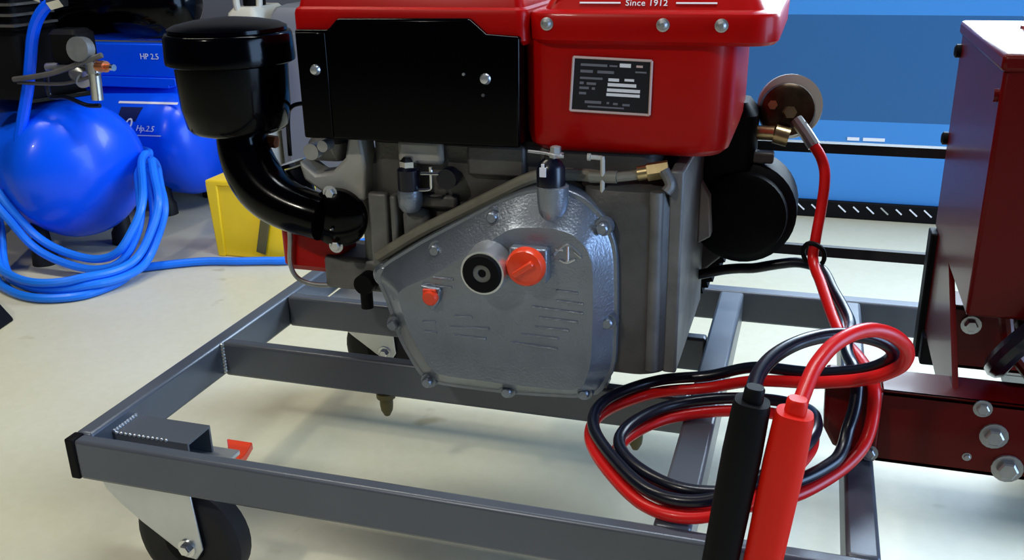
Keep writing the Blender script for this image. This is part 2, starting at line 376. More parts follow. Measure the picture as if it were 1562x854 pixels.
# small orange sight plug
sp = obj('sight_boss', G().prism([(.366, .357), (.391, .355), (.388, .338), (.379, .326), (.370, .338)], .184, .192), 'alu', cover, .002)
obj('sight_plug', G().lathe((.3795, .185, .3445), (0, -1, 0), [(0, .009), (.006, .009), (.008, .007)], 16).box(.371, .386, .180, .186, .348, .354), 'orange', sp, 0, 'small orange plug')
# filler tower
tw = obj('breather_tower', G().lathe((.516, .210, .440), (0, 0, 1), [(-.01, .008), (0, .014), (.016, .0165), (.036, .0175), (.037, .015)], 28), 'alu', cover)
obj('breather_cap', G().lathe((.514, .210, .476), (0, 0, 1), [(0, .0155), (.020, .0155), (.026, .012), (.030, .007), (.034, .007)], 24), 'blkcable', tw)
obj('breather_nut', G().lathe((.520, .208, .508), (0, 0, 1), [(0, .008), (.004, .009), (.005, .006), (.011, .006), (.012, .003)], 6), 'steel', tw)
obj('wire_clip', G().tube([(.490, .207, .513), (.510, .205, .512), (.522, .202, .510), (.530, .203, .510)], .0016), 'zinc', tw)
obj('cap_mark', G().box(.506, .513, .1935, .195, .489, .499).box(.508, .511, .1935, .195, .499, .503), 'white', tw)

# fuel hose along the top of the cover
obj('fuel_hose', G().tube([(.290, .240, .366), (.346, .240, .402), (.396, .240, .429), (.444, .240, .455), (.475, .242, .471), (.500, .243, .479), (.535, .243, .481), (.558, .240, .481)], .0072), 'beige', eng)
tv = obj('fuel_tap', G().cyl((.550, .238, .481), (.580, .238, .482), .0068).tube([(.58, .238, .482), (.600, .240, .485), (.615, .243, .489)], .0055), 'beige', eng)
obj('tap_lever', G().tube([(.565, .234, .455), (.565, .234, .500), (.562, .234, .503), (.552, .232, .504)], .0026, 8, 3).cyl((.552, .232, .504), (.549, .232, .504), .004), 'cream', tv)
obj('pipe_union', G().cyl((.612, .243, .488), (.634, .246, .492), .010, 6).cyl((.602, .242, .486), (.612, .243, .488), .008), 'brass', tv)
obj('blue_elbow', G().tube([(.63, .24, .492), (.638, .236, .478), (.634, .232, .470)], .006), 'iron', eng)

# tank, shroud and hoods
tank = obj('fuel_tank', G().rloft(.468, .696, .250, .500, .035, [(.500, .024), (.503, .012), (.510, .004), (.522, .001), (.625, 0)]), 'red', eng)
obj('shroud', G().box(.212, .470, .255, .498, .508, .625), 'black', eng, .004)
secs = [(.621, .005), (.625, .001), (.648, 0), (.652, .002), (.654, .006), (.655, .015), (.664, .020), (.695, .038), (.704, .055), (.707, .085)]
hood = obj('tank_hood', G().rloft(.4775, .738, .238, .52, .03, secs), 'red', eng)
hood2 = obj('radiator_hood', G().rloft(.203, .480, .240, .52, .012, [(.618, .004), (.623, 0), (.650, 0), (.6545, .0015), (.657, .005), (.672, .009), (.700, .024), (.707, .045)]), 'red', eng)
for x in (.503, .624, .682):
    s = obj('screw', G().lathe((x, .239, .6415), (0, -1, 0), [(0, .0068), (.0015, .0068), (.002, .005), (.004, .0046), (.0055, .0025)], 16), 'steel', hood)
# print on the hood's sloping face
sl = Vector((0, .018, .031)).normalized()
pt = lambda x, t: Vector((x, .258, .664))+sl*t+Vector((0, -.0006, .0004))
text('lettering', 'Since 1912', .0095, pt(.582, -.0065), (1, 0, 0), sl, 'white', hood, 0, 1.05)
for x0, x1 in ((.534, .577), (.634, .675)):
    obj('print_line', G().obox(pt((x0+x1)/2, -.0035), (1, 0, 0), sl, Vector((1, 0, 0)).cross(sl), x1-x0, .0017, .001), 'white', hood)
for x, wd in ((.506, .010), (.640, .012), (.655, .006), (.49, .003)):
    obj('print_mark', G().obox(pt(x, .0045), (1, 0, 0), sl, Vector((1, 0, 0)).cross(sl), wd, .003, .001), 'white', hood)
# black side panel
g = G().prism([(.2085, .633), (.250, .633), (.263, .6455), (.4185, .6465), (.437, .6305), (.474, .6285), (.4725, .509), (.2085, .509)], .2335, .256)
pan = obj('side_panel', g, 'black', eng, .003)
obj('panel_flange', G().box(.211, .2475, .2315, .234, .511, .630), 'black', pan, .001)
for x, z in ((.233, .589), (.436, .584)):
    obj('screw', G().lathe((x, .2318 if x > .3 else .2315, z), (0, -1, 0), [(0, .0062), (.0015, .0062), (.003, .005), (.0055, .0045), (.006, .002)], 14), 'zinc', pan)
obj('pin', G().lathe((.4105, .2335, .588), (0, -1, 0), [(0, .002), (.002, .0015)], 8), 'steel', pan)
obj('pin', G().lathe((.432, .2335, .566), (0, -1, 0), [(0, .002), (.002, .0015)], 8), 'alu_dark', pan)
# name plate
npx = [(.5295, .607), (.6125, .6045), (.6115, .5485), (.526, .5505)]
pl = obj('name_plate', G().prism(npx, .2475, .2505), 'plate', tank, .0015)
g = G()
for i in range(4):
    a, b = npx[i], npx[(i+1) % 4]
    g.tube([(a[0], .2474, a[1]), (b[0], .2474, b[1])], .0014, 8, 1)
obj('plate_rim', g, 'pinkrim', pl)
def bar(u0, u1, v, h, m):            # printed bar on the plate; u to the right, v down, 0..1
    def q(u, vv):
        a = Vector((npx[0][0], npx[0][1])).lerp(Vector((npx[1][0], npx[1][1])), u); b = Vector((npx[3][0], npx[3][1])).lerp(Vector((npx[2][0], npx[2][1])), u)
        return a.lerp(b, vv)
    c = [q(u0, v-h/2), q(u1, v-h/2), q(u1, v+h/2), q(u0, v+h/2)]
    obj('print_bar', G().prism([(p.x, p.y) for p in c], .2470, .2476), m, pl)
for a in [(.10, .44, .13, .045), (.47, .57, .13, .03), (.10, .26, .25, .05), (.32, .53, .25, .05), (.10, .39, .375, .04), (.10, .15, .47, .045), (.19, .31, .475, .045), (.10, .22, .56, .045), (.26, .30, .565, .045), (.10, .19, .66, .045), (.18, .39, .82, .05), (.46, .49, .82, .04), (.54, .60, .83, .04), (.66, .75, .84, .04), (.22, .68, .905, .03), (.80, .94, .22, .03)]:
    bar(*a, 'greyprint')
for a in [(.60, .74, .11, .07), (.465, .60, .385, .055), (.67, .79, .375, .045), (.46, .82, .475, .06), (.455, .87, .575, .06), (.45, .87, .66, .055), (.81, .89, .115, .04)]:
    bar(*a, 'white' if a[0] < .8 else 'pinkrim')

# air cleaner
ac = bpy.data.objects.new('air_cleaner', None); C.objects.link(ac); ac.parent = eng; ac.location = Vector((.098, .27, .498))-Vector(eng['wo']); ac['wo'] = (.098, .27, .498)
ax, ay = .0985, .27
obj('bowl', G().lathe((ax, ay, .508), (0, 0, 1), [(-.004, .043), (0, .056), (.006, .061), (.03, .0655), (.082, .0675), (.09, .0675)], 48), 'black', ac)
obj('lid', G().lathe((ax, ay, .589), (0, 0, 1), [(0, .073), (.002, .0765), (.006, .077), (.033, .0755), (.036, .074), (.037, .0725)], 48), 'black', ac)
obj('lid_dome', G().lathe((ax, ay, .624), (0, 0, 1), [(0, .067), (.003, .0705), (.007, .070), (.011, .062), (.015, .042), (.018, .016), (.019, 0)], 48), 'black', ac)
el = obj('intake_elbow', G().tube([(.100, .270, .515), (.103, .268, .482), (.118, .262, .452), (.142, .256, .430), (.175, .252, .416), (.215, .250, .407)], lambda t: .029+.005*math.sin(PI*min(1, t*1.1)), 20, 6), 'black', ac)
fg = obj('intake_flange', G().lathe((.231, .262, .407), (.15, -1, 0), [(0, .036), (.006, .0375), (.012, .036), (.018, .028), (.022, .012), (.023, 0)], 36), 'black', ac)
for x, z in ((.228, .440), (.230, .373)):
    hexbolt('bolt', (x, .249, z), (.1, -1, 0), .006, .006, 'zinc', ac)
obj('pin', G().lathe((.232, .237, .398), (0, -1, 0), [(0, .0025), (.003, .001)], 8), 'chrome', ac)
# little fittings behind the elbow
fv = obj('fuel_filter', G().lathe((.152, .300, .455), (.3, 0, -1), [(0, .014), (.012, .017), (.02, .017), (.04, .015), (.05, .008)], 20), 'blkcable', eng)
obj('filter_band', G().lathe((.150, .300, .462), (.3, 0, -1), [(0, .0175), (.005, .0175)], 20), 'chrome', fv)
obj('filter_union', G().cyl((.118, .285, .492), (.140, .285, .490), .008, 6), 'bronze_tag', fv)
obj('leak_off_pipe', G().tube([(.148, .30, .47), (.150, .30, .515), (.156, .30, .531), (.175, .30, .537), (.215, .30, .537)], .0028), 'blkcable', eng)

# flywheel, pulley, starter
R0 = .194
g = G(); n = 110; rings = []
for y in (.515, .545):
    rings.append([(.495+(R0+(.0034 if k % 2 else -.0034))*math.cos(2*PI*k/(2*n)), y, .37+(R0+(.0034 if k % 2 else -.0034))*math.sin(2*PI*k/(2*n))) for k in range(2*n)])
g.rings(rings)
fw = obj('flywheel', g, 'blackm', eng)
obj('drive_pulley', G().lathe((.495, .545, .380), (0, 1, 0), [(0, .04), (.012, .04), (.012, .088), (.014, .088), (.021, .066), (.033, .066), (.040, .088), (.044, .088), (.044, .03)], 40), 'blackm', eng)
st = obj('starter_motor', G().lathe((.702, .512, .392), (0, -1, 0), [(0, .062), (.004, .066), (.07, .066), (.074, .062), (.078, .056), (.088, .054), (.092, .048), (.095, .02)], 40), 'blackm', eng)
obj('starter_bracket', G().rloft(.642, .712, .43, .51, .015, [(.40, .004), (.41, 0), (.515, 0), (.53, .012)]), 'blackm', eng)
obj('flywheel_guard', G().prism([(.645, .29), (.676, .32), (.682, .48), (.645, .50)], .47, .512), 'alu_dark', eng, .003)
obj('starter_stay', G().prism([(.652, .36), (.668, .37), (.664, .42), (.652, .44)], .40, .42), 'pale', eng, .002)
so = obj('solenoid', G().lathe((.742, .515, .508), (.12, -1, .25), [(0, .034), (.03, .034), (.036, .032), (.04, .026)], 32), 'darkbrass', eng)
obj('solenoid_ring', G().lathe((.746, .520, .513), (.12, -1, .25), [(0, .038), (.012, .0405), (.024, .039), (.024, .034)], 32), 'cream', so)
obj('terminal', G().cyl((.747, .478, .514), (.750, .462, .517), .008, 6).cyl((.760, .480, .498), (.766, .462, .500), .007, 6).cyl((.728, .482, .520), (.728, .470, .524), .006, 6), 'brass', so)
obj('terminal_lug', G().cyl((.700, .465, .490), (.733, .462, .490), .009).cyl((.733, .462, .490), (.75, .462, .486), .012), 'brass', so)
obj('cable_lug', G().tube([(.757, .47, .507), (.770, .462, .492), (.781, .455, .478)], .008), 'steel', so)
obj('cable_clamp', G().box(.705, .735, .44, .46, .456, .470), 'alu_dark', so, .003)

# ------------------------------------------------------------------ drive belt
def racetrack(r, y): 
    pts = []
    for k in range(25):
        a = PI/2+PI*k/24; pts.append((.495+r*math.cos(a), y, .380+r*math.sin(a)))
    for k in range(25):
        a = -PI/2+PI*k/24; pts.append((1.15+r*math.cos(a), y, .378+r*math.sin(a)))
    return pts
rs = [racetrack(.079, .564), racetrack(.079, .580), racetrack(.0655, .577), racetrack(.0655, .567)]
g = G(); n = len(rs[0])
g.add([p for r in rs for p in r], [(i*n+j, i*n+(j+1) % n, ((i+1) % 4)*n+(j+1) % n, ((i+1) % 4)*n+j) for i in range(4) for j in range(n)])
tag(obj('drive_belt', g, 'rubber', None), 'black rubber drive belt running from the engine to the red generator', 'belt')

# ------------------------------------------------------------------ generator
gen = thing('generator', (1.05, .34, T), 'dark red belt driven generator with tall control box beside the engine', 'generator')
def channel(x0, x1, y0, y1, z0, z1, name='base_beam'):
    return obj(name, G().box(x0, x1, y0, y0+.006, z0, z1).box(x0, x1, y0, y1, z1-.006, z1).box(x0, x1, y0, y1, z0, z0+.006), 'deepred', gen, .0015)
bm1 = channel(.868, 1.24, .19, .245, T, .287)
channel(.955, 1.24, .45, .505, T, .288)
obj('end_bracket', G().prism([(.8125, .287), (.868, .287), (.868, .2055), (.842, .2055), (.826, .212), (.815, .232)], .197, .245), 'deepred', gen, .005)
obj('end_bracket', G().prism([(.858, .288), (.869, .288), (.869, .206), (.858, .206)], .185, .2), 'deepred', gen, .003)
for x, z, r in ((.976, .2515, .009), (.993, .217, .010), (.862, .217, .006), (.962, .280, .006), (.955, .224, .003)):
    hexbolt('bolt', (x, .19 if x > .87 else .185, z), (0, -1, 0), r, r*.9, 'steel', gen)
cb = obj('control_box', G().box(.935, 1.20, .2, .5, .372, .612), 'deepred', gen, .004)
obj('box_lid', G().box(.932, 1.204, .196, .504, .608, .624), 'deepred', gen, .004)
obj('lid_knob', G().lathe((.990, .42, .624), (0, 0, 1), [(0, .009), (.003, .009), (.004, .006), (.012, .007), (.014, .003)], 12), 'chrome', gen)
for y, z in ((.492, .590), (.5, .485)):
    obj('side_stud', G().lathe((.935, y, z), (-1, 0, 0), [(0, .008), (.005, .008), (.007, .005)], 12), 'blackm', cb)
obj('side_stud', G().lathe((.935, .212, .585), (-1, 0, 0), [(0, .006), (.004, .006)], 12), 'deepred', cb)
obj('back_post', G().box(.928, .953, .470, .50, T, .372), 'blackm', gen, .002)
obj('side_gusset', G().add([(x, y, z) for x in (.934, .940) for y, z in ((.352, .372), (.470, .372), (.470, .235), (.21, .372-.006))][:0], []) if False else G().rings([[(x, y, z) for y, z in ((.47, .374), (.36, .374), (.212, .285), (.212, .245), (.47, .245))] for x in (.936, .942)]), 'deepred', gen)
obj('post_foot', G().box(.932, .956, .445, .472, .186+.02, .245), 'blackm', gen, .003)
obj('alternator_body', G().lathe((1.10, .46, .315), (0, -1, 0), [(0, .07), (.01, .085), (.12, .085), (.15, .075), (.17, .05), (.175, .02)], 40), 'black', gen)
obj('alternator_shell', G().lathe((1.10, .50, .315), (0, -1, 0), [(0, .088), (.09, .088)], 40), 'deepred', gen)
obj('driven_pulley', G().lathe((1.15, .552, .378), (0, 1, 0), [(0, .03), (.004, .088), (.007, .088), (.014, .066), (.026, .066), (.033, .088), (.037, .088), (.039, .02)], 40), 'blackm', gen)
obj('pulley_shaft', G().cyl((1.15, .49, .378), (1.15, .56, .378), .015), 'steel', gen)
obj('output_lead', G().tube([(1.06, .19, .41), (1.01, .185, .385), (.985, .19, .355), (.975, .21, .325), (.98, .25, .30)], .012), 'blkcable', gen)
obj('stay_bar', G().tube([(.975, .235, .372), (.985, .235, .33), (1.02, .24, .287)], .007, 10, 1), 'deepred', gen)
hexbolt('bolt', (.985, .45, .265), (0, -1, 0), .008, .008, 'zinc', gen)

# ------------------------------------------------------------------ jumper cables
red_path = [(0.779, 0.455, 0.481), (0.7894, 0.4512, 0.4668), (0.7957, 0.4472, 0.4506), (0.7972, 0.444, 0.433), (0.7966, 0.4418, 0.4152), (0.7955, 0.4382, 0.3976), (0.7938, 0.4331, 0.3804), (0.7924, 0.4286, 0.3631), (0.7914, 0.4246, 0.3457), (0.7954, 0.4116, 0.3345), (0.8009, 0.3958, 0.3281), (0.8055, 0.3795, 0.322), (0.8101, 0.3632, 0.3158), (0.8145, 0.3467, 0.31), (0.819, 0.33, 0.3049), (0.8237, 0.3132, 0.3008), (0.8286, 0.2964, 0.2973), (0.8344, 0.2795, 0.2951), (0.8401, 0.2621, 0.296), (0.845, 0.2445, 0.2972), (0.8493, 0.2268, 0.2981), (0.8528, 0.2091, 0.2998), (0.856, 0.1913, 0.3), (0.8593, 0.1781, 0.29), (0.8601, 0.1742, 0.2727), (0.8587, 0.1669, 0.2563), (0.8542, 0.1577, 0.2417), (0.8454, 0.1454, 0.232), (0.8349, 0.1323, 0.2257), (0.8234, 0.1192, 0.2213), (0.8119, 0.1056, 0.219), (0.8002, 0.092, 0.2176), (0.7874, 0.0794, 0.2167), (0.773, 0.0688, 0.2158), (0.7572, 0.0602, 0.2151), (0.7407, 0.053, 0.2147), (0.7238, 0.047, 0.2144), (0.7063, 0.0428, 0.2141), (0.6884, 0.0422, 0.2139), (0.6711, 0.0468, 0.2139), (0.6552, 0.0552, 0.214), (0.6407, 0.0657, 0.214), (0.628, 0.0784, 0.214), (0.6173, 0.0928, 0.214), (0.61, 0.1092, 0.214), (0.6078, 0.1269, 0.214), (0.6104, 0.1447, 0.214), (0.6165, 0.1616, 0.214), (0.6246, 0.1776, 0.2139), (0.6344, 0.1927, 0.2139), (0.6462, 0.2061, 0.214), (0.6603, 0.2173, 0.2143), (0.6758, 0.2264, 0.2148), (0.6923, 0.2335, 0.2155), (0.7096, 0.2382, 0.2167), (0.7274, 0.2401, 0.2181), (0.7451, 0.2388, 0.2202), (0.7615, 0.2327, 0.2237), (0.7748, 0.2215, 0.2283), (0.7853, 0.2078, 0.2334), (0.7936, 0.1927, 0.2384), (0.7989, 0.1764, 0.2435), (0.802, 0.1593, 0.2481), (0.8035, 0.1417, 0.2513), (0.8032, 0.1238, 0.2534), (0.8004, 0.1061, 0.2541), (0.7946, 0.0891, 0.2529), (0.7866, 0.0732, 0.2503), (0.7766, 0.0588, 0.2466), (0.7644, 0.0466, 0.2415), (0.7508, 0.037, 0.2348), (0.7362, 0.0292, 0.2278), (0.7204, 0.0235, 0.2216), (0.7033, 0.0203, 0.2174), (0.6854, 0.0201, 0.2153), (0.668, 0.0243, 0.2143), (0.6524, 0.033, 0.2137), (0.6389, 0.045, 0.2136), (0.6269, 0.0583, 0.2137), (0.6157, 0.0723, 0.2139), (0.605, 0.0868, 0.214), (0.5949, 0.1017, 0.214), (0.5858, 0.1172, 0.214), (0.578, 0.1334, 0.214), (0.5727, 0.1505, 0.214), (0.5704, 0.1683, 0.2139), (0.5715, 0.1862, 0.2139), (0.5764, 0.2035, 0.214), (0.5846, 0.2194, 0.2142), (0.5949, 0.2341, 0.2143), (0.6068, 0.2477, 0.2147), (0.6203, 0.2595, 0.2156), (0.6361, 0.2676, 0.2173), (0.6535, 0.2715, 0.2195), (0.6712, 0.2725, 0.2226), (0.6885, 0.2718, 0.2271), (0.7052, 0.2696, 0.2335), (0.7208, 0.2647, 0.2409), (0.7351, 0.2569, 0.2484), (0.7481, 0.2468, 0.2555), (0.7601, 0.2353, 0.2623), (0.7716, 0.2232, 0.2691), (0.7828, 0.2108, 0.2758), (0.7941, 0.1985, 0.2826), (0.8058, 0.1869, 0.2898), (0.8178, 0.1758, 0.2973), (0.8298, 0.1649, 0.3049), (0.8418, 0.1543, 0.3131), (0.8539, 0.1446, 0.3222), (0.8661, 0.1367, 0.3327), (0.8753, 0.1278, 0.3452), (0.8777, 0.1171, 0.3593), (0.8747, 0.1062, 0.3732), (0.8663, 0.0959, 0.3852), (0.8548, 0.0857, 0.3944), (0.8415, 0.0752, 0.4001), (0.8295, 0.0619, 0.4024), (0.8184, 0.0479, 0.4018), (0.8079, 0.0337, 0.3985), (0.7996, 0.0188, 0.3928), (0.793, 0.0037, 0.3856), (0.786, -0.022, 0.372)]
black_path = [(0.65, 0.44, 0.304), (0.6673, 0.4423, 0.3086), (0.6846, 0.4444, 0.3129), (0.7023, 0.4461, 0.3154), (0.7202, 0.447, 0.317), (0.7377, 0.4475, 0.3215), (0.755, 0.4465, 0.3263), (0.7721, 0.4431, 0.3306), (0.7887, 0.4362, 0.3315), (0.8028, 0.4254, 0.3301), (0.8103, 0.4096, 0.3262), (0.8151, 0.3928, 0.3219), (0.8204, 0.376, 0.318), (0.8262, 0.3595, 0.3141), (0.8316, 0.3426, 0.3106), (0.8356, 0.3252, 0.3082), (0.8371, 0.3072, 0.3074), (0.8362, 0.2889, 0.3083), (0.8336, 0.2709, 0.3081), (0.832, 0.2533, 0.306), (0.8326, 0.2356, 0.3047), (0.8349, 0.218, 0.3051), (0.8382, 0.2004, 0.3057), (0.8415, 0.1835, 0.3015), (0.8426, 0.1749, 0.2862), (0.8409, 0.1671, 0.2702), (0.837, 0.1586, 0.2549), (0.834, 0.145, 0.2437), (0.8283, 0.1296, 0.237), (0.8178, 0.1154, 0.2337), (0.8062, 0.1017, 0.2319), (0.7936, 0.0889, 0.2307), (0.7796, 0.0777, 0.2297), (0.764, 0.0687, 0.2289), (0.7478, 0.061, 0.2283), (0.7309, 0.0546, 0.228), (0.7136, 0.0498, 0.2277), (0.6958, 0.0479, 0.2274), (0.6781, 0.0509, 0.2274), (0.6618, 0.0584, 0.2275), (0.6468, 0.0684, 0.2275), (0.6335, 0.0805, 0.2275), (0.6221, 0.0945, 0.2275), (0.6136, 0.1102, 0.2275), (0.6098, 0.1277, 0.2275), (0.6113, 0.1456, 0.2275), (0.6165, 0.1628, 0.2275), (0.6241, 0.1791, 0.2274), (0.6334, 0.1945, 0.2274), (0.6446, 0.2086, 0.2275), (0.6582, 0.2204, 0.2277), (0.6733, 0.2301, 0.2281), (0.6896, 0.2377, 0.2288), (0.7067, 0.2432, 0.2298), (0.7244, 0.2459, 0.2312), (0.7423, 0.2455, 0.233), (0.7593, 0.2409, 0.2361), (0.7735, 0.2309, 0.2405), (0.7846, 0.2177, 0.2455), (0.7936, 0.2029, 0.2505), (0.7997, 0.1868, 0.2557), (0.8034, 0.1699, 0.2605), (0.8052, 0.1524, 0.2642), (0.8055, 0.1345, 0.2666), (0.8034, 0.1167, 0.2678), (0.7983, 0.0995, 0.2674), (0.7907, 0.0833, 0.2656), (0.7811, 0.0685, 0.2624), (0.7693, 0.0557, 0.258), (0.7558, 0.0456, 0.2519), (0.7414, 0.0374, 0.2447), (0.7261, 0.031, 0.2376), (0.7095, 0.027, 0.2323), (0.6918, 0.0259, 0.2295), (0.6742, 0.0288, 0.2282), (0.658, 0.0365, 0.2274), (0.6441, 0.0479, 0.2271), (0.6317, 0.0609, 0.2272), (0.6203, 0.0749, 0.2274), (0.6095, 0.0893, 0.2275), (0.5993, 0.1041, 0.2275), (0.5899, 0.1194, 0.2275), (0.5816, 0.1354, 0.2275), (0.5757, 0.1524, 0.2275), (0.5726, 0.1701, 0.2274), (0.5729, 0.1881, 0.2274), (0.5769, 0.2056, 0.2274), (0.5845, 0.2219, 0.2276), (0.5944, 0.2369, 0.2278), (0.6059, 0.2507, 0.2281), (0.619, 0.263, 0.2289), (0.6344, 0.2722, 0.2304), (0.6516, 0.2768, 0.2325), (0.6693, 0.2782, 0.2353), (0.6868, 0.278, 0.2394), (0.7036, 0.2769, 0.2459), (0.7193, 0.2733, 0.2538), (0.7341, 0.2664, 0.2612), (0.748, 0.2567, 0.2674), (0.7609, 0.2455, 0.2727), (0.7733, 0.2336, 0.2779), (0.7855, 0.2216, 0.2833), (0.7976, 0.2098, 0.289), (0.8098, 0.1984, 0.2955), (0.8221, 0.1873, 0.3028), (0.8343, 0.1767, 0.3108), (0.8464, 0.1663, 0.3193), (0.8582, 0.1569, 0.3293), (0.8669, 0.1477, 0.3418), (0.8671, 0.1362, 0.3554), (0.8588, 0.1253, 0.3667), (0.8454, 0.1162, 0.3745), (0.8315, 0.1063, 0.3801), (0.8171, 0.0961, 0.3836), (0.8041, 0.0841, 0.3865), (0.7925, 0.0704, 0.3886), (0.7816, 0.0562, 0.3896), (0.7709, 0.0417, 0.389), (0.7616, 0.0263, 0.3874), (0.7544, 0.0101, 0.3848), (0.7495, -0.0068, 0.3811), (0.748, -0.024, 0.376)]
rj = thing('jumper_cable', (.70, .15, T), 'red jumper cable with red clamp coiled on the cart rails', 'cable')
obj('cable', G().tube(red_path, .0066, 12, 3), 'redcable', rj)
bj = thing('jumper_cable', (.70, .16, T), 'black jumper cable with black clamp coiled on the cart rails', 'cable')
obj('cable', G().tube(black_path, .0066, 12, 3), 'blkcable', bj)
obj('cable_tie', G().tube([(.779, .43, .350), (.786, .423, .364), (.802, .423, .357), (.804, .43, .338), (.790, .436, .328)], .003, 8, 4, True), 'blackm', bj)
def clamp(parent, top, bot, m, wd, dp):
    top, bot = Vector(top), Vector(bot); a = (bot-top); L = a.length; a.normalize()
    x = Vector((1, 0, 0)); x = (x-a*x.dot(a)).normalized(); y = a.cross(x)
    prof = [(-.012, .42), (-.010, .50), (0, .52), (.001, .86), (.006, .93), (.05, 1.0), (.10, .98), (.14, .96), (L, .92)]
    R = []
    for d, s in prof:
        R.append([top+a*d+x*(wd*s*math.copysign(abs(math.cos(t))**.75, math.cos(t)))+y*(dp*s*math.copysign(abs(math.sin(t))**.75, math.sin(t))) for t in [2*PI*k/28 for k in range(28)]])
    h = obj('clamp_handle', G().rings(R), m, parent)
    return h
clamp(rj, (.7825, -.030, .366), (.764, -.028, .185), 'redgrip', .0172, .015)
clamp(bj, (.7485, -.030, .372), (.7285, -.028, .185), 'blackm', .0166, .015)
def jaws(parent, x):
    obj('clamp_jaw', G().prism([(x-.012, .190), (x+.012, .190), (x+.010, .135), (x-.010, .135)], -.018, -.0005), 'zinc', parent, .002)
    obj('clamp_jaw', G().box(x-.010, x+.010, -.012, .016, .135, .154), 'zinc', parent, .002)
jaws(rj, .764); jaws(bj, .7285)

# ------------------------------------------------------------------ air compressors
def vec(a, b, ang):  # local tank frame: a along the axis, b across
    c, s = math.cos(ang), math.sin(ang); return (a*c-b*s, a*s+b*c)
def compressor(name, base, ang, r, L, cz, label):
    t = thing(name, (base[0], base[1], 0), label, 'compressor', 'blue air compressors')
    dx, dy = math.cos(ang), math.sin(ang); bx, by = base
    end = Vector((bx, by, cz))
    prof = [(-L-.07, .001), (-L-.06, r*.4), (-L-.04, r*.72), (-L-.015, r*.94), (-L, r), (0, r), (.02, r*.965), (.042, r*.86), (.062, r*.66), (.076, r*.40), (.083, r*.15), (.084, .001)]
    tk = obj('tank', G().lathe(end, (dx, dy, 0), prof, 48), 'blue', t, angle=50)
    for a in (-.05, -L+.02):
        for b in (-.10, .10):
            p = Vector((bx+dx*a-dy*b, by+dy*a+dx*b, 0))
            obj('foot', G().lathe(p, (0, 0, 1), [(0, .030), (.03, .028), (.04, .022), (cz-r*.72, .018)], 20), 'rubber', t)
    return t, end, Vector((dx, dy, 0))
ang = math.radians(-24)
c1, e1, d1 = compressor('air_compressor', (-.855, 1.045), ang, .160, .40, .215, 'blue air compressor with hose loops and a pressure regulator on top')
n1 = Vector((-d1.y, d1.x, 0))
P1 = lambda a, b, z: e1*1+d1*a+n1*b+Vector((0, 0, z-e1.z))
# deck, black motor and pump on top
obj('deck_plate', G().obox(P1(-.20, 0, .385), d1, n1, (0, 0, 1), .36, .15, .012), 'black', c1, .002)
obj('motor', G().lathe((-.90, 1.16, .585), (1, -.06, 0), [(-.05, .03), (-.05, .07), (0, .078), (.02, .082), (.23, .082), (.29, .078), (.325, .062), (.345, .035), (.35, .004)], 40), 'black', c1)
obj('pump_body', G().rloft(-1.12, -.885, .96, 1.16, .02, [(.391, .004), (.40, 0), (.53, 0), (.54, .01), (.70, .012), (.71, .02)]), 'blackm', c1)
for i in range(5): obj('cooling_fin', G().box(-1.125, -.878, .952, 1.10, .55+i*.022, .555+i*.022), 'alu_dark', c1)
obj('delivery_pipe', G().tube([(-.792, .985, .600), (-.812, .98, .590), (-.838, .977, .562), (-.857, .975, .525), (-.870, .972, .48), (-.885, .965, .42), (-.905, .95, .345), (-.925, .93, .262), (-.94, .925, .245)], .0125), 'blue', c1)
obj('pipe_nut', G().cyl((-.80, .985, .60), (-.770, .99, .607), .018, 6).cyl((-.84, .975, .62), (-.815, .98, .61), .012, 6), 'chrome', c1)
obj('manifold', G().cyl((-.84, .985, .462), (-.69, .985, .470), .010).cyl((-.76, .985, .455), (-.735, .975, .44), .022), 'steel', c1)
obj('gauge', G().cyl((-.72, .97, .505), (-.718, .945, .508), .026).cyl((-.725, .98, .46), (-.72, .975, .50), .008), 'steel', c1)
obj('handle_rod', G().tube([(-.90, .945, .44), (-.80, .95, .455), (-.70, .955, .485), (-.67, .96, .495)], .006).tube([(-.90, .955, .432), (-.78, .96, .432), (-.69, .965, .455)], .004), 'alu_dark', c1)
rg = obj('regulator', G().cyl((-.705, .97, .480), (-.705, .97, .455), .016).cyl((-.705, .97, .455), (-.709, .97, .398), .013), 'chrome', c1)
obj('quick_coupling', G().cyl((-.695, .97, .470), (-.668, .965, .470), .012).cyl((-.668, .965, .470), (-.652, .962, .469), .006), 'bronze_tag', rg)
obj('coupling_tip', G().cyl((-.652, .962, .469), (-.645, .961, .469), .007), 'chrome', rg)
obj('pressure_line', G().tube([(-.83, .97, .455), (-.835, .968, .42), (-.83, .97, .40), (-.79, .97, .40), (-.74, .97, .385), (-.705, .97, .385)], .005), 'blkcable', c1)
obj('pressure_switch', G().rloft(-.81, -.735, .965, 1.03, .01, [(.475, .003), (.48, 0), (.535, 0), (.545, .01)]), 'blackm', c1)
obj('drain_valve', G().cyl((-.975, .90, .405), (-.945, .885, .40), .022).cyl((-.945, .885, .40), (-.935, .88, .40), .008), 'darkbrass', c1)

